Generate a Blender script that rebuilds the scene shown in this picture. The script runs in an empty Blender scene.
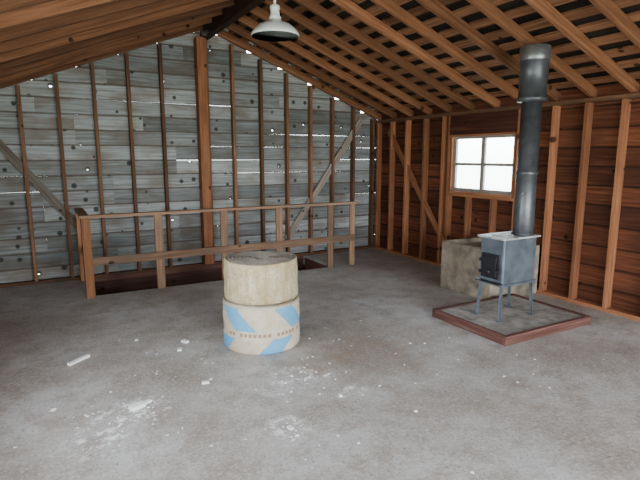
import bpy, math, random
from mathutils import Vector, Matrix
random.seed(7)
scene=bpy.context.scene
col=scene.collection

# ---------------------------------------------------------------- dimensions
XL,XR=-0.72,4.86      # inner stud faces of side walls
YB,YF=6.86,-1.9       # inner stud faces of gable walls
RX,RZ,SL=2.07,3.22,0.385   # ridge x, underside height, slope
WH=2.13
def roofz(x): return RZ-SL*abs(x-RX)

# ---------------------------------------------------------------- materials
def newmat(name):
    m=bpy.data.materials.new(name); m.use_nodes=True
    nt=m.node_tree; nt.nodes.clear()
    out=nt.nodes.new('ShaderNodeOutputMaterial')
    p=nt.nodes.new('ShaderNodeBsdfPrincipled')
    nt.links.new(p.outputs[0],out.inputs[0])
    return m,nt,p,out
class N:
    def __init__(s,nt): s.nt=nt
    def n(s,t,**k):
        nd=s.nt.nodes.new(t)
        for a,b in k.items(): setattr(nd,a,b)
        return nd
    def l(s,a,b): s.nt.links.new(a,b)
    def math(s,op,a,b=None,clamp=False):
        nd=s.n('ShaderNodeMath',operation=op); nd.use_clamp=clamp
        for i,v in enumerate((a,b)):
            if v is None: continue
            if isinstance(v,(int,float)): nd.inputs[i].default_value=v
            else: s.l(v,nd.inputs[i])
        return nd.outputs[0]
    def mix(s,fac,a,b,mode='MIX'):
        nd=s.n('ShaderNodeMix',data_type='RGBA',blend_type=mode)
        if isinstance(fac,(int,float)): nd.inputs[0].default_value=fac
        else: s.l(fac,nd.inputs[0])
        for i,v in ((6,a),(7,b)):
            if isinstance(v,tuple): nd.inputs[i].default_value=(*v[:3],1)
            else: s.l(v,nd.inputs[i])
        return nd.outputs[2]
    def ramp(s,fac,stops,interp='LINEAR'):
        nd=s.n('ShaderNodeValToRGB'); s.l(fac,nd.inputs[0])
        cr=nd.color_ramp; cr.interpolation=interp
        while len(cr.elements)<len(stops): cr.elements.new(0.5)
        for e,(p,c) in zip(cr.elements,stops):
            e.position=p; e.color=(*c[:3],1) if isinstance(c,tuple) else (c,c,c,1)
        return nd.outputs[0]
    def noise(s,vec,scale,detail=4,rough=0.55):
        nd=s.n('ShaderNodeTexNoise'); nd.inputs['Scale'].default_value=scale
        nd.inputs['Detail'].default_value=detail; nd.inputs['Roughness'].default_value=rough
        if vec is not None: s.l(vec,nd.inputs['Vector'])
        return nd.outputs[0]
    def mapping(s,vec,scale=(1,1,1),loc=(0,0,0)):
        nd=s.n('ShaderNodeMapping'); s.l(vec,nd.inputs[0])
        nd.inputs['Scale'].default_value=scale; nd.inputs['Location'].default_value=loc
        return nd.outputs[0]

def wood(name,dark,mid,light,knots=0.0,holes=0.0,stain=None,rough=0.8,kscale=3.2,var=0.5,edge=None,krad=(0.05,0.07),holef=0.55):
    m,nt,p,out=newmat(name); g=N(nt)
    uv=g.n('ShaderNodeUVMap',uv_map='UVMap').outputs[0]
    at=g.n('ShaderNodeAttribute',attribute_name='rnd').outputs['Fac']
    warp=g.noise(g.mapping(uv,(0.8,5,1)),1.0,2)
    gv=g.mapping(uv,(1.6,38,1))
    add=g.n('ShaderNodeVectorMath',operation='ADD'); g.l(gv,add.inputs[0])
    sc=g.n('ShaderNodeVectorMath',operation='SCALE'); sc.inputs[3].default_value=3.0
    cmb=g.n('ShaderNodeCombineXYZ'); g.l(warp,cmb.inputs[1]); g.l(cmb.outputs[0],sc.inputs[0]); g.l(sc.outputs[0],add.inputs[1])
    grain=g.noise(add.outputs[0],1.0,5,0.6)
    c=g.ramp(grain,[(0.28,dark),(0.5,mid),(0.72,light)])
    big=g.noise(g.mapping(uv,(1.2,2.5,1)),1.3,3)
    if stain: 
        c=g.mix(g.ramp(big,[(0.48,0.0),(0.66,0.8)]),c,stain)
    vfac=g.ramp(at,[(0,1-var),(1,1+var*0.35)])
    c=g.mix(1.0,c,vfac,'MULTIPLY')
    alpha=None
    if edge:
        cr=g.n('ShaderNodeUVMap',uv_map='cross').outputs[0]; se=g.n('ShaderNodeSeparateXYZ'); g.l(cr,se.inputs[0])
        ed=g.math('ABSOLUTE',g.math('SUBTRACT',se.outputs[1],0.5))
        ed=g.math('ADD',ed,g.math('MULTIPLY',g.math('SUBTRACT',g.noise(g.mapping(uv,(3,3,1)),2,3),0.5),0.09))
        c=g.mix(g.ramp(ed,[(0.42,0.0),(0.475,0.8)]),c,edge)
    if knots>0:
        kv=g.mapping(uv,(kscale,kscale,1))
        vo=g.n('ShaderNodeTexVoronoi'); vo.voronoi_dimensions='2D'; vo.inputs['Scale'].default_value=1.0; g.l(kv,vo.inputs['Vector'])
        sep=g.n('ShaderNodeSeparateColor'); g.l(vo.outputs['Color'],sep.inputs[0])
        has=g.math('LESS_THAN',sep.outputs[0],knots)
        rad=g.math('ADD',g.math('MULTIPLY',sep.outputs[1],krad[1]),krad[0])
        k=g.math('MULTIPLY',g.math('SUBTRACT',1.0,g.math('DIVIDE',vo.outputs['Distance'],rad),True),3.0,True)
        k=g.math('MULTIPLY',k,has)
        c=g.mix(g.math('MULTIPLY',k,0.9),c,tuple(x*0.22 for x in dark))
        if holes>0:
            hh=g.math('LESS_THAN',sep.outputs[0],holes)
            hr=g.math('MULTIPLY',rad,g.math('ADD',g.math('MULTIPLY',sep.outputs[2],holef),holef*.45))
            isin=g.math('LESS_THAN',vo.outputs['Distance'],hr)
            alpha=g.math('SUBTRACT',1.0,g.math('MULTIPLY',hh,isin))
    g.l(c,p.inputs['Base Color'])
    p.inputs['Roughness'].default_value=rough
    p.inputs['Specular IOR Level'].default_value=0.2
    b=g.n('ShaderNodeBump'); b.inputs['Strength'].default_value=0.35; b.inputs['Distance'].default_value=0.004
    g.l(grain,b.inputs['Height']); g.l(b.outputs[0],p.inputs['Normal'])
    if alpha is not None: g.l(alpha,p.inputs['Alpha'])
    return m

def plain(name,colr,rough=0.5,metal=0.0,var=0.15,scale=12,spec=0.4):
    m,nt,p,out=newmat(name); g=N(nt)
    tc=g.n('ShaderNodeTexCoord').outputs['Object']
    n=g.noise(tc,scale,5,0.6)
    c=g.ramp(n,[(0.3,tuple(x*(1-var) for x in colr)),(0.7,tuple(min(1,x*(1+var)) for x in colr))])
    g.l(c,p.inputs['Base Color']); p.inputs['Roughness'].default_value=rough
    p.inputs['Metallic'].default_value=metal; p.inputs['Specular IOR Level'].default_value=spec
    b=g.n('ShaderNodeBump'); b.inputs['Strength'].default_value=0.15; b.inputs['Distance'].default_value=0.003
    g.l(n,b.inputs['Height']); g.l(b.outputs[0],p.inputs['Normal'])
    return m

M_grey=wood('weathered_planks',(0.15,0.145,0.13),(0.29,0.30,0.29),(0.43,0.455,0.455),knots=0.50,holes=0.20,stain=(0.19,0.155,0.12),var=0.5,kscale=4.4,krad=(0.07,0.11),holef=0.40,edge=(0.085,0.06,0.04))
M_stud=wood('stud_wood',(0.11,0.05,0.026),(0.21,0.10,0.052),(0.30,0.155,0.085),knots=0.25,stain=(0.13,0.075,0.05),kscale=3)
M_studR=wood('red_stud_wood',(0.19,0.068,0.030),(0.33,0.132,0.060),(0.43,0.195,0.10),knots=0.25,kscale=3,var=0.4,stain=(0.22,0.09,0.045))
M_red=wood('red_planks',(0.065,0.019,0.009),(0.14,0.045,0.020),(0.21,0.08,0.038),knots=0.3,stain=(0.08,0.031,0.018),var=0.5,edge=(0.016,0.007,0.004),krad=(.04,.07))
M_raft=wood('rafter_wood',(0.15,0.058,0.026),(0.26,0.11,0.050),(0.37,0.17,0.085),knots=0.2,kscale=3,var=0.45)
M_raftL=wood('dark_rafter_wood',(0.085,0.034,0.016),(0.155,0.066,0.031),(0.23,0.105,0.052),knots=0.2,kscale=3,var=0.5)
M_skip=wood('skip_sheathing_wood',(0.13,0.055,0.026),(0.23,0.105,0.052),(0.33,0.17,0.09),knots=0.3,var=0.5)
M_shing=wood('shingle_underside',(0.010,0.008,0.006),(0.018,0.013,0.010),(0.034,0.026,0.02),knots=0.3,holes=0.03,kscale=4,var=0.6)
M_beam=wood('ridge_beam_wood',(0.035,0.018,0.012),(0.06,0.03,0.018),(0.10,0.05,0.032),knots=0.2)
M_head=wood('dark_header_wood',(0.05,0.016,0.010),(0.09,0.03,0.017),(0.15,0.055,0.03),knots=0.2)
M_brace=wood('brace_wood',(0.15,0.115,0.09),(0.25,0.205,0.165),(0.35,0.31,0.26),knots=0.3)
M_rail=wood('rail_wood',(0.17,0.09,0.052),(0.29,0.165,0.10),(0.42,0.27,0.18),knots=0.25,var=0.4,stain=(0.2,0.13,0.09))
M_post=wood('post_wood',(0.20,0.08,0.036),(0.34,0.145,0.066),(0.44,0.21,0.105),knots=0.25,kscale=3)
M_brown=wood('brown_boards',(0.075,0.034,0.026),(0.135,0.060,0.045),(0.20,0.105,0.08),knots=0.2)

# ---------------------------------------------------------------- mesh builder
class MB:
    def __init__(s): s.v=[];s.f=[];s.uv=[];s.uc=[];s.mi=[];s.r=[];s.mats=[]
    def mat(s,m):
        if m not in s.mats: s.mats.append(m)
        return s.mats.index(m)
    def obox(s,c,ax,dims,mat):
        c=Vector(c); ax=[Vector(a).normalized() for a in ax]
        h=[d/2 for d in dims]; L=max(range(3),key=lambda i:dims[i]); o=[i for i in range(3) if i!=L]
        W=max(o,key=lambda i:dims[i])
        ou,ov=random.uniform(0,50),random.uniform(0,50); r=random.random(); mi=s.mat(mat)
        base=len(s.v); loc=[]
        for sx in(-1,1):
            for sy in(-1,1):
                for sz in(-1,1):
                    l=(sx*h[0],sy*h[1],sz*h[2]); loc.append(l)
                    s.v.append(c+ax[0]*l[0]+ax[1]*l[1]+ax[2]*l[2]); s.r.append(r)
        flip=ax[0].cross(ax[1]).dot(ax[2])<0
        for q in((0,1,3,2),(4,6,7,5),(0,4,5,1),(2,3,7,6),(0,2,6,4),(1,5,7,3)):
            if flip:q=q[::-1]
            s.f.append([base+i for i in q]); s.mi.append(mi)
            s.uv.append([(loc[i][L]+ou, loc[i][o[0]]+loc[i][o[1]]+ov) for i in q])
            s.uc.append([(loc[i][L]/dims[L]+.5, loc[i][W]/dims[W]+.5) for i in q])
    def box(s,x0,x1,y0,y1,z0,z1,mat):
        s.obox(((x0+x1)/2,(y0+y1)/2,(z0+z1)/2),((1,0,0),(0,1,0),(0,0,1)),(abs(x1-x0),abs(y1-y0),abs(z1-z0)),mat)
    def beam(s,a,b,w,t,up,mat):
        a=Vector(a);b=Vector(b);d=(b-a).normalized();up=Vector(up); side=d.cross(up).normalized(); n=side.cross(d).normalized()
        s.obox((a+b)/2,(d,side,n),((b-a).length,w,t),mat)
    def make(s,name,parent=None,bevel=0):
        me=bpy.data.meshes.new(name); me.from_pydata(s.v,[],s.f)
        for m in s.mats: me.materials.append(m)
        me.uv_layers.new(name='UVMap'); me.uv_layers.new(name='cross')
        u1=[];u2=[]
        for i in range(len(s.f)):
            for a in s.uv[i]: u1+=a
            for a in s.uc[i]: u2+=a
        me.uv_layers['UVMap'].data.foreach_set('uv',u1); me.uv_layers['cross'].data.foreach_set('uv',u2)
        me.polygons.foreach_set('material_index',s.mi)
        at=me.attributes.new('rnd','FLOAT','POINT'); at.data.foreach_set('value',s.r)
        ob=bpy.data.objects.new(name,me); col.objects.link(ob)
        if parent: ob.parent=parent
        if bevel:
            b=ob.modifiers.new('bevel','BEVEL'); b.width=bevel; b.segments=2; b.limit_method='ANGLE'
        return ob

def lathe(name,prof,mat,parent=None,loc=(0,0,0),seg=48,smooth=True,jit=None,mat2=None,m2from=None):
    vs=[];fs=[]
    for i,(r,z) in enumerate(prof):
        for k in range(seg):
            a=2*math.pi*k/seg
            rr=r; zz=z
            if jit: rr,zz=jit(r,z,a)
            vs.append((rr*math.cos(a),rr*math.sin(a),zz))
    for i in range(len(prof)-1):
        for k in range(seg):
            a=i*seg+k;b=i*seg+(k+1)%seg
            fs.append((a,b,b+seg,a+seg))
    if prof[0][0]>1e-4: fs.append(tuple(range(seg))[::-1])
    if prof[-1][0]>1e-4: fs.append(tuple((len(prof)-1)*seg+k for k in range(seg)))
    me=bpy.data.meshes.new(name); me.from_pydata(vs,[],fs); me.materials.append(mat)
    if mat2: me.materials.append(mat2)
    uvl=me.uv_layers.new(name='UVMap')
    for poly in me.polygons:
        poly.use_smooth=smooth
        if mat2 and poly.index>=m2from*seg and poly.index<(len(prof)-1)*seg: poly.material_index=1
        us=[]
        for li in poly.loop_indices:
            v=me.vertices[me.loops[li].vertex_index].co
            us.append([math.atan2(v.y,v.x)/(2*math.pi)+.5, v.z])
        if max(u[0] for u in us)-min(u[0] for u in us)>.5:
            for u in us:
                if u[0]<.5:u[0]+=1
        for li,u in zip(poly.loop_indices,us): uvl.data[li].uv=u
    me.validate()
    ob=bpy.data.objects.new(name,me); col.objects.link(ob); ob.location=loc
    if parent: ob.parent=parent
    return ob
def empty(name,loc=(0,0,0)):
    e=bpy.data.objects.new(name,None); col.objects.link(e); e.location=loc; e.empty_display_size=0.1
    return e

# ---------------------------------------------------------------- walls
def rows(mb,along,a0,a1,z0,z1,plane,th,mat,openings=(),gable=False,rowh=0.187,gapp=0.5,gmax=0.010,segs=(1.62,2.44,3.2,4.1),tl=0.0015):
    z=z0
    while z<z1-0.02:
        zt=min(z+rowh,z1); lo,hi=a0,a1
        if gable:
            zz=(z+zt)/2-0.10
            if zz>WH:
                half=(RZ-zz)/SL
                if half<0.08: break
                lo=max(a0,RX-half); hi=min(a1,RX+half)
        ivs=[(lo,hi)]
        for (o0,o1,oz0,oz1) in openings:
            if zt<=oz0+.001 or z>=oz1-.001: continue
            new=[]
            for (p,q) in ivs:
                if o1<=p or o0>=q: new.append((p,q)); continue
                if o0>p:new.append((p,o0))
                if o1<q:new.append((o1,q))
            ivs=new
        for(p,q) in ivs:
            s=p
            while s<q-1e-3:
                e=min(q,s+random.choice(segs))
                if q-e<0.3:e=q
                gp=random.random()
                gt=random.uniform(0.0005,gmax) if gp<gapp else 0.0
                tilt=random.uniform(-tl,tl)*(gp<gapp)
                off=random.uniform(0,.004)
                if along=='x':
                    mb.obox(((s+e)/2,plane+th/2+off,(z+zt-gt)/2),((1,0,tilt),(0,1,0),(-tilt,0,1)),(e-s,th,zt-z-gt),mat)
                else:
                    mb.obox((plane+th/2,(s+e)/2,(z+zt-gt)/2),((0,1,tilt),(1,0,0),(0,-tilt,1)),(e-s,th,zt-z-gt),mat)
                s=e
        z=zt
SD=0.09
mb=MB()
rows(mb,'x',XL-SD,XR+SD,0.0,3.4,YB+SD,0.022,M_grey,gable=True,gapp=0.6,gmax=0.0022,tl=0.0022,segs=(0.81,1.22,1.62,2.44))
studs=[-0.55,-0.15,0.25,0.655,1.06,1.47,2.44,2.86,3.27,3.67,4.06,4.45,4.83]
for x in studs:
    mb.box(x-.019,x+.019,YB,YB+SD-.001,0.04,roofz(x)-0.01,M_stud)
mb.box(1.93,2.05,YB-0.06,YB+SD-.001,0.04,RZ-0.12,M_studR)
mb.box(2.052,2.09,YB,YB+SD-.001,0.04,RZ-0.12,M_stud)
mb.box(XL,XR,YB,YB+SD-.002,0,0.04,M_stud)
def diag_x(x0,z0,x1,z1,m):
    d=Vector((x1-x0,0,z1-z0)); n=Vector((-d.z,0,d.x))
    mb.obox(((x0+x1)/2,YB+0.042,(z0+z1)/2),(d,(0,1,0),n),(d.length,0.022,0.095),m)
def diag_y(y0,z0,y1,z1,m):
    d=Vector((0,y1-y0,z1-z0)); n=Vector((0,-d.z,d.y))
    mb.obox((XR+0.04,(y0+y1)/2,(z0+z1)/2),(d,(1,0,0),n),(d.length,0.022,0.095),m)
diag_x(-0.68,2.08,0.36,0.68,M_brace)
diag_x(3.25,0.28,4.60,2.12,M_brace)
mb.make('wall_back')

WY0,WY1,WZ0,WZ1=4.05,5.11,1.06,1.83
mb=MB()
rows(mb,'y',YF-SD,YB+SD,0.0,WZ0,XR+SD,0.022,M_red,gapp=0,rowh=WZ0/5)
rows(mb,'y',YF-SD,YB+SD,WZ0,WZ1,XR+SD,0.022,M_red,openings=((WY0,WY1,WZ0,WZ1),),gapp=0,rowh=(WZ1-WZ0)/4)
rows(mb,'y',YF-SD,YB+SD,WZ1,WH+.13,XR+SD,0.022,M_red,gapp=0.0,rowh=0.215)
ys=[6.81,6.45,6.07,5.66,5.27,3.90,3.58,3.21,2.84,2.46]
y=2.06
while y>YF: ys.append(y); y-=0.40
for y in ys: mb.box(XR,XR+SD-.001,y-.019,y+.019,0.04,WH-0.05,M_studR)
for y in (WY0-0.035,WY1+0.035): mb.box(XR,XR+SD-.001,y-.019,y+.019,0.04,WH-0.05,M_studR)
for y in (4.36,4.78): mb.box(XR,XR+SD-.001,y-.019,y+.019,0.04,WZ0-0.04,M_studR)
mb.box(XR,XR+SD-.001,WY0-.016,WY1+.016,WZ0-.04,WZ0,M_studR)
mb.box(XR-.012,XR+SD-.001,WY0-.016,WY1+.016,WZ1+.002,WZ1+.13,M_head)
mb.box(XR-.008,XR+SD-.001,WY0-.016,WY1+.016,WZ1+.132,WH-0.05,M_head)
mb.box(XR,XR+SD-.001,YF,YB,0,0.04,M_studR)
mb.box(XR,XR+SD-.001,YF,YB,WH-0.05,WH-0.005,M_stud)
diag_y(6.55,1.95,5.12,0.25,M_studR)
mb.make('wall_right')

mb=MB()
LO=((-0.9,0.5,0.8,1.9),(1.5,3.5,0.75,1.95))  # unseen window openings, added and enlarged to let in more daylight
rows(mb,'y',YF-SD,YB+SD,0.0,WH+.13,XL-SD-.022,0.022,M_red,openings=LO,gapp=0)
y=YF+.02
while y<YB:
    if not any(o[0]-.02<y<o[1]+.02 for o in LO): mb.box(XL-SD+.001,XL,y-.019,y+.019,0.04,WH-.05,M_studR)
    y+=0.405
mb.box(XL-SD+.001,XL,YF,YB,0,0.04,M_studR)
mb.box(XL-SD+.001,XL,YF,YB,WH-.05,WH-.005,M_stud)
mb.make('wall_left')
mb=MB()
FO=((-0.1,4.4,0.0,2.25),)  # unseen gable opening, made this wide to brighten the room
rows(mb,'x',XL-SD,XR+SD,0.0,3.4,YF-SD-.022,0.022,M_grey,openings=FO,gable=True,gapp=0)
for x in (-.55,-.12,4.42,4.83): mb.box(x-.019,x+.019,YF-SD+.001,YF,0.04,roofz(x)-.01,M_stud)
mb.box(-0.1,4.4,YF-SD+.001,YF,2.25,2.30,M_stud)
for x in (0.655,1.06,1.47,2.0,2.44,2.86,3.27,3.67,4.06): mb.box(x-.019,x+.019,YF-SD+.001,YF,2.301,roofz(x)-.01,M_stud)
mb.make('wall_front')

# ---------------------------------------------------------------- roof / ceiling
mb=MB()
ca=1/math.sqrt(1+SL*SL); sa=SL*ca
RD=0.095
for side in(1,-1):
    d=Vector((side*ca,0,-sa)); n=Vector((side*sa,0,ca))
    Lr=(XR+SD+0.35-RX)/ca
    org=Vector((RX,0,RZ))
    y=YB-0.02
    while y>YF-0.1:
        c=org+d*(Lr/2+0.02)+n*(RD/2)+Vector((0,y,0))
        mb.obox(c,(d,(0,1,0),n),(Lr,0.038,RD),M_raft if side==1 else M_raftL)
        y-=0.406
    s=0.06
    while s<Lr:
        w=random.uniform(0.085,0.11) if side==1 else random.uniform(0.13,0.16)
        ya=YF-0.15
        while ya<YB+.12:
            yb_=min(YB+.14,ya+random.choice((2.4,3.2,4.0)))
            c=org+d*(s+w/2)+n*(RD+0.0115)+Vector((0,(ya+yb_)/2,0))
            mb.obox(c,(d,(0,1,0),n),(w,yb_-ya-.003,0.021),M_skip)
            ya=yb_
        s+=0.215 if side==1 else 0.185
    s=0.0
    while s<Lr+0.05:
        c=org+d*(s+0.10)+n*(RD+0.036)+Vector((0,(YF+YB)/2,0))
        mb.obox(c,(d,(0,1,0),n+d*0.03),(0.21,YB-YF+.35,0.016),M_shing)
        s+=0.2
mb.box(RX-.045,RX+.045,YF,YB+SD-.002,RZ-0.13,RZ+0.12,M_beam)
mb.make('ceiling')

# ---------------------------------------------------------------- floor
HX0,HX1,HY0,HY1=0.42,3.56,5.96,YB+SD
m,nt,p,out=newmat('dusty_floor'); g=N(nt)
tc=g.n('ShaderNodeTexCoord').outputs['Object']
n1=g.noise(tc,1.1,7,0.65); n2=g.noise(tc,5,8,0.72); n3=g.noise(tc,38,5,0.75)
c=g.ramp(n1,[(0.34,(0.27,0.235,0.205)),(0.5,(0.405,0.38,0.355)),(0.66,(0.51,0.505,0.50))])
c=g.mix(g.ramp(n2,[(0.46,0.0),(0.62,0.7)]),c,(0.26,0.22,0.185))
c=g.mix(g.ramp(n3,[(0.50,0.0),(0.62,0.5)]),c,(0.60,0.58,0.55))
sp=g.noise(tc,60,4,0.65)
c=g.mix(g.ramp(sp,[(0.57,0.0),(0.65,0.75)]),c,(0.13,0.105,0.085))
sep=g.n('ShaderNodeSeparateXYZ'); g.l(tc,sep.inputs[0])
def blob(cx,cy,rx,ry):
    dx=g.math('DIVIDE',g.math('SUBTRACT',sep.outputs[0],cx),rx); dy=g.math('DIVIDE',g.math('SUBTRACT',sep.outputs[1],cy),ry)
    r2=g.math('ADD',g.math('MULTIPLY',dx,dx),g.math('MULTIPLY',dy,dy))
    return g.math('SUBTRACT',1.0,r2,True)
dn=g.noise(tc,11,7,0.8)
w=None
for a in((0.38,3.04,0.3,0.2),(1.5,2.98,0.3,0.2),(1.14,2.42,0.14,0.18),(1.7,2.62,0.15,0.12),(0.15,2.8,0.2,0.2)):
    b=blob(*a); w=b if w is None else g.math('MAXIMUM',w,b)
wf=g.math('MULTIPLY',g.math('MULTIPLY',w,1.3,True),g.ramp(dn,[(0.50,0.0),(0.58,0.9)]))
c=g.mix(wf,c,(0.88,0.88,0.87))
br=blob(2.05,3.15,0.8,0.55)
c=g.mix(g.math('MULTIPLY',br,g.ramp(g.noise(tc,4,5,.7),[(0.4,0.0),(0.65,0.7)])),c,(0.27,0.19,0.13))
g.l(c,p.inputs['Base Color']); p.inputs['Roughness'].default_value=0.5; p.inputs['Specular IOR Level'].default_value=0.45
b=g.n('ShaderNodeBump'); b.inputs['Strength'].default_value=0.8; b.inputs['Distance'].default_value=0.014
hs=g.math('ADD',n2,g.math('MULTIPLY',n3,0.5)); g.l(hs,b.inputs['Height']); g.l(b.outputs[0],p.inputs['Normal'])
M_floor=m
mb=MB()
X0,X1,Y0,Y1=XL-SD,XR+SD,YF-SD,YB+SD
mb.box(X0,X1,Y0,HY0,-0.16,0,M_floor)
mb.box(X0,HX0,HY0,Y1,-0.16,0,M_floor)
mb.box(HX1,X1,HY0,Y1,-0.16,0,M_floor)
fl=mb.make('floor')

zb=-2.5
mb=MB(); rows(mb,'x',HX0-.02,HX1+1.2,zb,-0.002,HY1,0.022,M_brown,gapp=0); mb.make('wall_stairwell_back')
mb=MB(); rows(mb,'x',HX0-.02,HX1+1.2,zb,-0.162,HY0-.026,0.022,M_brown,gapp=0); mb.make('wall_stairwell_front')
mb=MB(); rows(mb,'y',HY0,HY1,zb,-0.162,HX0-.022,0.022,M_brown,gapp=0); mb.make('wall_stairwell_left')
mb=MB(); rows(mb,'y',HY0,HY1,zb,-0.162,HX1+1.2,0.022,M_brown,gapp=0); mb.make('wall_stairwell_right')
mb=MB(); mb.box(HX0-.02,HX1+1.2,HY0,HY1,zb-.03,zb-.001,M_brown); mb.make('floor_lower')
mb=MB()
nst=12; rise=2.5/nst; run=0.245
for i in range(1,nst):
    zt=-i*rise; x1=HX1-(i-1)*run
    mb.box(x1-run-.02,x1,HY0+.04,HY1-.1,zt-.04,zt,M_brown)
    mb.box(x1-.018,x1,HY0+.04,HY1-.1,zt+.001,zt+rise-.041,M_brown)
a=Vector((HX1-.05,0,-rise-.14)); b_=Vector((HX1-(nst-1)*run,0,-2.5+.14))
for yy in(HY0+.02,HY1-.08):
    mb.beam((a.x,yy,a.z),(b_.x,yy,b_.z),0.035,0.26,(0,0,1),M_brown)
mb.make('staircase')

# ---------------------------------------------------------------- stair railing
mb=MB()
RH=0.905; ry=5.925
mb.box(0.335,0.425,ry-.045,ry+.03,0.0,RH-.02,M_post)
for x in(1.15,1.94,2.69,3.47,3.83):
    w=0.045 if x not in(3.47,3.83) else 0.04
    mb.box(x-w,x+w,ry,ry+.032,0.0,RH-.02,M_rail)
mb.box(0.32,3.88,ry-.045,ry+.045,RH-.019,RH+.012,M_rail)
mb.box(0.426,3.86,ry-.022,ry-.001,0.355,0.445,M_rail)
mb.box(0.335,0.375,YB-.10,YB-.012,0,RH-.02,M_post)
mb.box(0.33,0.42,ry+.047,YB-.012,RH-.019,RH+.012,M_rail)
mb.box(0.376,0.398,ry+.031,YB-.012,0.355,0.445,M_rail)
mb.make('stair_railing',bevel=0.003)

# ---------------------------------------------------------------- window
M_sash=plain('sash_paint',(0.25,0.225,0.19),0.5)
m,nt,p,out=newmat('window_glass'); g=N(nt)
tr=g.n('ShaderNodeBsdfTransparent'); tr.inputs[0].default_value=(0.95,0.97,0.98,1)
gl=g.n('ShaderNodeBsdfGlossy'); gl.inputs['Roughness'].default_value=0.03
mx=g.n('ShaderNodeMixShader'); mx.inputs[0].default_value=0.05; g.l(tr.outputs[0],mx.inputs[1]); g.l(gl.outputs[0],mx.inputs[2]); g.l(mx.outputs[0],out.inputs[0])
M_glass=m
mb=MB()
e=0.002
xa,xb=XR+.005,XR+SD+.03
mb.box(xa,xb,WY0+e,WY0+.022,WZ0+e,WZ1-e,M_studR); mb.box(xa,xb,WY1-.022,WY1-e,WZ0+e,WZ1-e,M_studR)
mb.box(xa,xb,WY0+.022,WY1-.022,WZ1-.024,WZ1-e,M_studR); mb.box(xa-.03,xb,WY0+.022,WY1-.022,WZ0+e,WZ0+.024,M_studR)
sx0,sx1=XR+.045,XR+.075
a0,a1,b0,b1=WY0+.023,WY1-.023,WZ0+.025,WZ1-.025
for(q0,q1,r0,r1) in((a0,a0+.04,b0,b1),(a1-.04,a1,b0,b1),(a0+.04,a1-.04,b0,b0+.045),(a0+.04,a1-.04,b1-.035,b1),
    ((a0+a1)/2-.03,(a0+a1)/2+.03,b0+.045,b1-.035),(a0+.04,(a0+a1)/2-.03,(b0+b1)/2-.018,(b0+b1)/2+.018),((a0+a1)/2+.03,a1-.04,(b0+b1)/2-.018,(b0+b1)/2+.018)):
    mb.box(sx0,sx1,q0,q1,r0,r1,M_sash)
mb.box(sx0+.013,sx0+.017,a0+.03,a1-.03,b0+.03,b1-.03,M_glass)
mb.make('window_1')

# ---------------------------------------------------------------- box against the wall
M_conc=plain('stained_concrete',(0.25,0.205,0.155),0.9,var=0.55,scale=5,spec=.2)
mb=MB()
bx0,bx1,by0,by1,bh=4.09,XR-.004,3.62,4.38,0.56
mb.box(bx0,bx0+.05,by0,by1,0,bh,M_conc); mb.box(bx1-.05,bx1,by0,by1,0,bh,M_conc)
mb.box(bx0+.05,bx1-.05,by0,by0+.05,0,bh,M_conc); mb.box(bx0+.05,bx1-.05,by1-.05,by1,0,bh,M_conc)
mb.box(bx0+.05,bx1-.05,by0+.05,by1-.05,0,bh-.05,M_conc)
mb.make('concrete_hearth_box',bevel=0.008)

# ---------------------------------------------------------------- hearth pad
M_pad=plain('hearth_ash_surface',(0.29,0.27,0.245),0.85,var=0.45,scale=10)
M_brick=wood('red_hearth_edge',(0.06,0.026,0.02),(0.105,0.046,0.036),(0.20,0.115,0.095),var=0.4)
mb=MB()
px0,px1,py0,py1,ph=3.235,4.38,2.665,3.56,0.08
mb.box(px0+.04,px1-.04,py0+.04,py1-.04,0,ph-.012,M_pad)
mb.box(px0,px1,py0,py0+.04,0,ph,M_brick); mb.box(px0,px1,py1-.04,py1,0,ph,M_brick)
mb.box(px0,px0+.04,py0+.04,py1-.04,0,ph,M_brick); mb.box(px1-.04,px1,py0+.04,py1-.04,0,ph,M_brick)
mb.make('hearth_pad',bevel=0.004)

# ---------------------------------------------------------------- wood stove
M_iron=plain('grey_stove_steel',(0.115,0.135,0.16),0.42,metal=0.3,var=0.35,scale=6)
M_black=plain('black_cast_iron',(0.02,0.02,0.023),0.5,metal=0.3)
M_top=plain('stove_top_pale_sheen',(0.40,0.40,0.39),0.5,metal=0.2,var=0.45)  # light reflecting off the stove top, painted in as a paler colour
M_pipe=plain('stove_pipe_steel',(0.085,0.09,0.097),0.38,metal=0.5,var=0.5,scale=5)
M_galv=plain('galvanised_steel',(0.24,0.25,0.25),0.35,metal=0.7,var=0.3,scale=7)
st=empty('wood_stove',(0,0,0))
sx0,sx1,sy0,sy1,sz0,sz1=3.525,3.955,2.985,3.26,0.40,0.815
zp=ph-.012
mb=MB(); mb.box(sx0,sx1,sy0,sy1,sz0,sz1,M_iron); mb.make('body',st,bevel=0.015)
mb=MB(); mb.box(sx0-.03,sx1+.03,sy0-.02,sy1+.02,sz1,sz1+.018,M_top); mb.make('top_plate',st,bevel=0.005)
mb=MB(); mb.box(sx0-.012,sx1+.008,sy0-.012,sy1+.012,sz0-.012,sz0+.012,M_iron); mb.make('base_rim',st,bevel=0.004)
mb=MB(); mb.box(sx0-.05,sx0-.001,sy0+.0,sy1-.0,sz0+.0125,sz0+.0225,M_black); mb.make('ash_lip',st)
mb=MB()
mb.box(sx0-.016,sx0-.0005,sy0+.035,sy1-.035,sz0+.05,sz1-.14,M_black)
mb.box(sx0-.026,sx0-.0165,sy0+.06,sy1-.06,sz0+.075,sz1-.165,M_black)
mb.make('door',st,bevel=0.004)
mb=MB(); mb.box(sx0-.03,sx0-.017,sy0+.02,sy0+.045,sz0+.10,sz0+.20,M_black); mb.beam((sx0-.03,sy0+.03,sz0+.15),(sx0-.085,sy0+.0,sz0+.14),.014,.014,(0,0,1),M_black)
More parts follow.
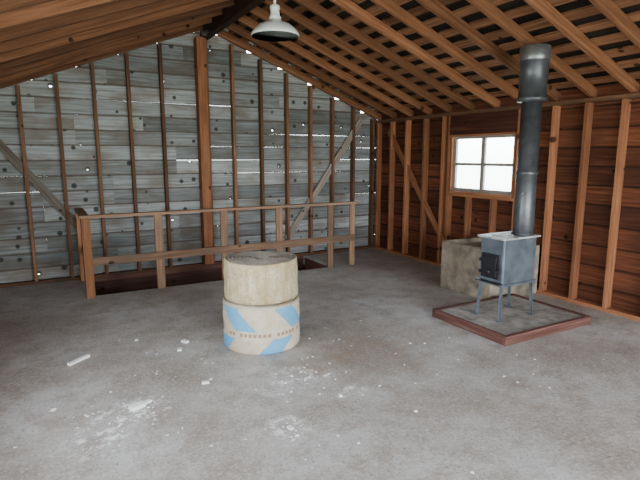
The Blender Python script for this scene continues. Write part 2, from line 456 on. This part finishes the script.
mb.make('door_latch',st,bevel=.002)
for i,zz in enumerate((sz0+.08,sz0+.19)):
    mb=MB(); mb.box(sx0-.022,sx0-.0005,sy1-.036,sy1-.012,zz,zz+.035,M_black); mb.make('hinge_%d'%(i+1),st,bevel=.003)
k=lathe('draft_knob',[(0,0),(.022,0.002),(.028,.012),(.02,.02),(0.006,.024),(0,.025)],M_black,st,(sx0-.0265,(sy0+sy1)/2,sz0+.11),20)
k.rotation_euler=(0,-math.pi/2,0)
lathe('cook_lid',[(0,0),(.095,0),(.1,.004),(.095,.009),(.03,.010),(.025,.006),(0,.006)],M_top,st,(sx0+.13,(sy0+sy1)/2,sz1+.0185),32)
i=1
for x in(sx0+.018,sx1-.018):
    for y in(sy0+.018,sy1-.018):
        dx=-.02 if x<3.75 else .02; dy=-.012 if y<3.1 else .012
        mb=MB()
        a=Vector((x,y,sz0-.0125)); b=Vector((x+dx,y+dy,zp+.008))
        mb.beam(a,b,.026,.006,(1,0,0),M_iron); mb.beam(a+Vector((.0,.01,0)),b+Vector((.0,.01,0)),.006,.026,(1,0,0),M_iron)
        mb.box(b.x-.02,b.x+.02,b.y-.012,b.y+.026,zp,zp+.008,M_iron)
        mb.make('leg_%d'%i,st); i+=1
cx,cy=3.88,3.085
pr=0.088
prof=[(pr+.015,sz1+.0185),(pr+.015,sz1+.03),(pr+.004,sz1+.04)]
for zz in(1.40,):
    prof+=[(pr+.002,zz-.02),(pr+.009,zz-.012),(pr+.009,zz+.012),(pr,zz+.02)]
prof+=[(pr,2.04)]
lathe('pipe',prof,M_pipe,st,(cx,cy,0),40)
lathe('pipe_sleeve',[(pr,2.02),(.130,2.03),(.130,2.065),(.118,2.07),(.118,2.36),(.126,2.365),(.126,2.40)],M_pipe,st,(cx,cy,0),40)
lathe('ceiling_collar',[(.127,2.375),(.129,2.38),(.129,2.49),(.11,2.50)],M_galv,st,(cx,cy,0),40)
mb=MB(); mb.beam((cx-.09,cy-.05,1.22),(cx-.14,cy-.08,1.22),.01,.01,(0,0,1),M_galv); mb.make('damper_handle',st)

# ---------------------------------------------------------------- rolls
def fib(name,cols,str_=.6):
    m,nt,p,out=newmat(name); g=N(nt)
    uv=g.n('ShaderNodeUVMap').outputs[0]; tc=g.n('ShaderNodeTexCoord').outputs['Object']
    st1=g.noise(g.mapping(uv,(40,3,1)),1,4,.6); n2=g.noise(tc,7,5,.65); n3=g.noise(tc,60,3,.6)
    c=g.ramp(n2,[(0.3,cols[0]),(0.5,cols[1]),(0.7,cols[2])])
    c=g.mix(g.ramp(st1,[(0.42,0.0),(0.62,0.7)]),c,cols[3])
    c=g.mix(g.ramp(n3,[(0.48,0.0),(0.68,0.5)]),c,tuple(x*.55 for x in cols[3]))
    g.l(c,p.inputs['Base Color']); p.inputs['Roughness'].default_value=.9
    b=g.n('ShaderNodeBump'); b.inputs['Strength'].default_value=str_; b.inputs['Distance'].default_value=.015; g.l(g.math('ADD',n2,g.math('MULTIPLY',n3,.4)),b.inputs['Height']); g.l(b.outputs[0],p.inputs['Normal'])
    return m
M_fib=fib('fiber_roll',((0.34,0.26,0.13),(0.47,0.40,0.25),(0.56,0.51,0.38),(0.35,0.25,0.12)),.8)
M_fibtop=fib('fiber_roll_end',((0.22,0.19,0.14),(0.36,0.33,0.28),(0.47,0.45,0.41),(0.26,0.22,0.17)),1.0)
m,nt,p,out=newmat('printed_wrap'); g=N(nt)
uv=g.n('ShaderNodeUVMap').outputs[0]; tc=g.n('ShaderNodeTexCoord').outputs['Object']
sp=g.n('ShaderNodeSeparateXYZ'); g.l(uv,sp.inputs[0])
U=g.math('MULTIPLY',sp.outputs[0],2.0); V=sp.outputs[1]
# upper band of stripes and lower band, offset from each other either side of the printed line
upper=g.math('GREATER_THAN',V,0.158)
su=g.math('FRACT',g.math('ADD',g.math('ADD',g.math('MULTIPLY',U,2.0),g.math('MULTIPLY',V,2.0)),0.42))
sl=g.math('FRACT',g.math('ADD',g.math('SUBTRACT',g.math('MULTIPLY',U,2.0),g.math('MULTIPLY',V,2.0)),0.42))
smix=g.math('ADD',g.math('MULTIPLY',su,upper),g.math('MULTIPLY',sl,g.math('SUBTRACT',1.0,upper)))
stripe=g.math('MULTIPLY',g.math('GREATER_THAN',smix,0.10),g.math('LESS_THAN',smix,0.48))
midm=g.math('MULTIPLY',g.math('GREATER_THAN',V,0.125),g.math('LESS_THAN',V,0.19))
stripe=g.math('MULTIPLY',stripe,g.math('SUBTRACT',1.0,midm))
nn=g.noise(tc,9,4,.6)
c=g.ramp(nn,[(0.3,(0.44,0.35,0.24)),(0.7,(0.60,0.53,0.43))])
c=g.mix(g.math('MULTIPLY',stripe,0.95),c,(0.09,0.33,0.56))
br=g.math('FRACT',g.math('MULTIPLY',U,26.0)); wn=g.n('ShaderNodeTexWhiteNoise',noise_dimensions='1D'); g.l(g.math('FLOOR',g.math('MULTIPLY',U,26.0)),wn.inputs['W'])
txt=g.math('MULTIPLY',g.math('LESS_THAN',br,0.7),g.math('GREATER_THAN',wn.outputs[0],0.35))
txt=g.math('MULTIPLY',txt,g.math('MULTIPLY',g.math('GREATER_THAN',V,0.145),g.math('LESS_THAN',V,0.172)))
c=g.mix(g.math('MULTIPLY',txt,0.75),c,(0.20,0.08,0.035))
edge=g.math('GREATER_THAN',V,0.37)
c=g.mix(edge,c,(0.42,0.36,0.27))
dirt=g.noise(tc,14,6,.7); c=g.mix(g.ramp(dirt,[(0.5,0.0),(0.7,0.45)]),c,(0.27,0.21,0.15))
g.l(c,p.inputs['Base Color']); p.inputs['Roughness'].default_value=.6
M_wrap=m
rx,ry_=1.53,3.76
def jl(seed,amp):
    return lambda r,z,a:(r*(1+amp*math.sin(3*a+seed)+amp*.6*math.sin(5*a+2*seed+z*9)),z+ (0.005*math.sin(2*a+seed) if z>0.1 else 0))
def rollprof(R,h):
    pr=[(R-.012,0),(R-.002,.01),(R,.03)]+[(R+.003*math.sin(q*1.9),.03+(h-.06)*q/6) for q in range(1,7)]+[(R-.004,h-.008),(R-.012,h)]
    n=len(pr)-1
    r=R-.02; up=False
    while r>0.05:
        pr.append((r,h-.006 if not up else h)); pr.append((r-.010,h-.006 if not up else h)); r-=.016; up=not up
    pr+=[(0.045,h-.06),(0.0,h-.06)]
    return pr,n
pf,n_=rollprof(.318,.395)
lathe('insulation_roll_wrapped',pf,M_wrap,None,(rx,ry_,0),64,jit=jl(1,.004))
pf,n_=rollprof(.303,.325)
lathe('insulation_roll',pf,M_fib,None,(rx-.0,ry_+.0,.403),64,jit=jl(2.3,.012),mat2=M_fibtop,m2from=n_)

# ---------------------------------------------------------------- pendant light
M_enamel=plain('white_enamel',(0.88,0.91,0.88),0.3,var=0.05)
M_bulb=plain('frosted_bulb',(0.8,0.8,0.78),0.2,var=0.02)
pl=empty('pendant_lamp',(0,0,0))
lx,ly,lz=2.07,4.60,2.68
zz_=1.35
lathe('shade',[(r,z*zz_) for r,z in [(.225,0),(.23,.004),(.23,.012),(.224,.022),(.20,.045),(.155,.075),(.095,.092),(.062,.10),(.06,.11),(.055,.11),(.06,.092),(.09,.086),(.15,.068),(.194,.04),(.218,.014),(.2195,0.001),(.225,0)]],M_enamel,pl,(lx,ly,lz),48)
lathe('socket_neck',[(.058,.1495),(.058,.17),(.045,.19),(.042,.24),(.047,.245),(.047,.275),(.02,.29),(0,.29)],M_enamel,pl,(lx,ly,lz),32)
lathe('stem',[(.012,.2905),(.012,RZ-.13-lz-.012)],M_enamel,pl,(lx,ly,lz),16)
lathe('canopy',[(.05,RZ-.13-lz-.011),(.05,RZ-.13-lz-.001)],M_enamel,pl,(lx,ly,lz),24)
lathe('bulb',[(0,.03),(.015,.033),(.026,.045),(.026,.06),(.015,.085),(.013,.13),(0,.13)],M_bulb,pl,(lx,ly,lz),24)

# ---------------------------------------------------------------- debris
M_pl=plain('plaster_scrap',(0.8,0.8,0.78),0.85,var=0.1)
mb=MB()
def bit(x,y,s,a=None,l=1.0):
    a=random.uniform(0,3.14) if a is None else a
    h=s*random.uniform(.15,.35)
    mb.obox((x,y,h/2+.0005),((math.cos(a),math.sin(a),0),(-math.sin(a),math.cos(a),0.0),(0,0,1)),(s*l,s*random.uniform(.5,.9),h),M_pl)
for(x,y,s) in((.41,3.08,.09),(.48,3.12,.04),(.88,3.21,.05),(.93,3.25,.025),(1.6,2.6,.03),(1.14,2.4,.035),(.87,3.9,.05),(.6,4.3,.03),(-.05,3.3,.03),(1.9,2.2,.02),(.95,4.05,.06)):
    bit(x,y,s)
for(cx_,cy_,rr,n) in((.33,3.0,.35,36),(1.5,2.95,.28,30),(1.14,2.42,.18,16),(1.8,3.2,1.1,40),(.6,3.3,.9,26),(3.0,2.3,.8,18),(1.2,1.9,.7,14)):
    for _ in range(n):
        bx,by=random.gauss(cx_,rr*.5),random.gauss(cy_,rr*.5)
        if (bx-rx)**2+(by-ry_)**2<.36**2 or by>5.8 or bx<-.6 or (bx<.45 and by>3.8) or (px0-.1<bx<px1+.1 and py0-.1<by<py1+.1): continue
        bit(bx,by,random.uniform(.005,.016))
mb.make('plaster_debris')
mb=MB(); mb.obox((.14,4.05,.011),((.9,.75,0),(-.75,.9,0),(0,0,1)),(.19,.035,.02),M_pl); mb.make('wood_scrap',bevel=.003)

# ---------------------------------------------------------------- world, light, camera
w=bpy.data.worlds.new('overcast_sky'); scene.world=w; w.use_nodes=True
nt=w.node_tree; nt.nodes.clear(); g=N(nt)
o=g.n('ShaderNodeOutputWorld'); bg=g.n('ShaderNodeBackground'); g.l(bg.outputs[0],o.inputs[0])
tc=g.n('ShaderNodeTexCoord').outputs['Generated']; s_=g.n('ShaderNodeSeparateXYZ'); g.l(tc,s_.inputs[0])
c=g.ramp(g.math('ADD',g.math('MULTIPLY',s_.outputs[2],0.5),0.5),[(0.35,(0.42,0.46,0.42)),(0.49,(0.66,0.72,0.68)),(0.52,(0.88,0.95,1.0)),(1.0,(0.82,0.91,1.0))])
g.l(c,bg.inputs[0]); bg.inputs[1].default_value=18.0
def portal(loc,rot,sx,sy):
    ld=bpy.data.lights.new('sky_portal','AREA'); ld.shape='RECTANGLE'; ld.size=sx; ld.size_y=sy
    ob=bpy.data.objects.new('sky_portal',ld); col.objects.link(ob); ob.location=loc; ob.rotation_euler=rot
    ld.cycles.is_portal=True
portal((2.15,YF-.12,1.12),(math.radians(90),0,0),4.5,2.25)
portal((XL-.12,-.2,1.35),(0,math.radians(-90),0),1.1,1.4)
portal((XL-.12,2.5,1.35),(0,math.radians(-90),0),1.2,2.0)
portal((XR+.13,4.58,1.44),(0,math.radians(90),0),.77,1.06)

cd=bpy.data.cameras.new('camera'); cam=bpy.data.objects.new('camera',cd); col.objects.link(cam)
cd.sensor_width=36; cd.lens=28.0; cd.clip_start=0.02
cam.location=(0,0,1.55); cam.rotation_euler=(math.radians(90-9.57),0,math.radians(-29.1))
scene.camera=cam
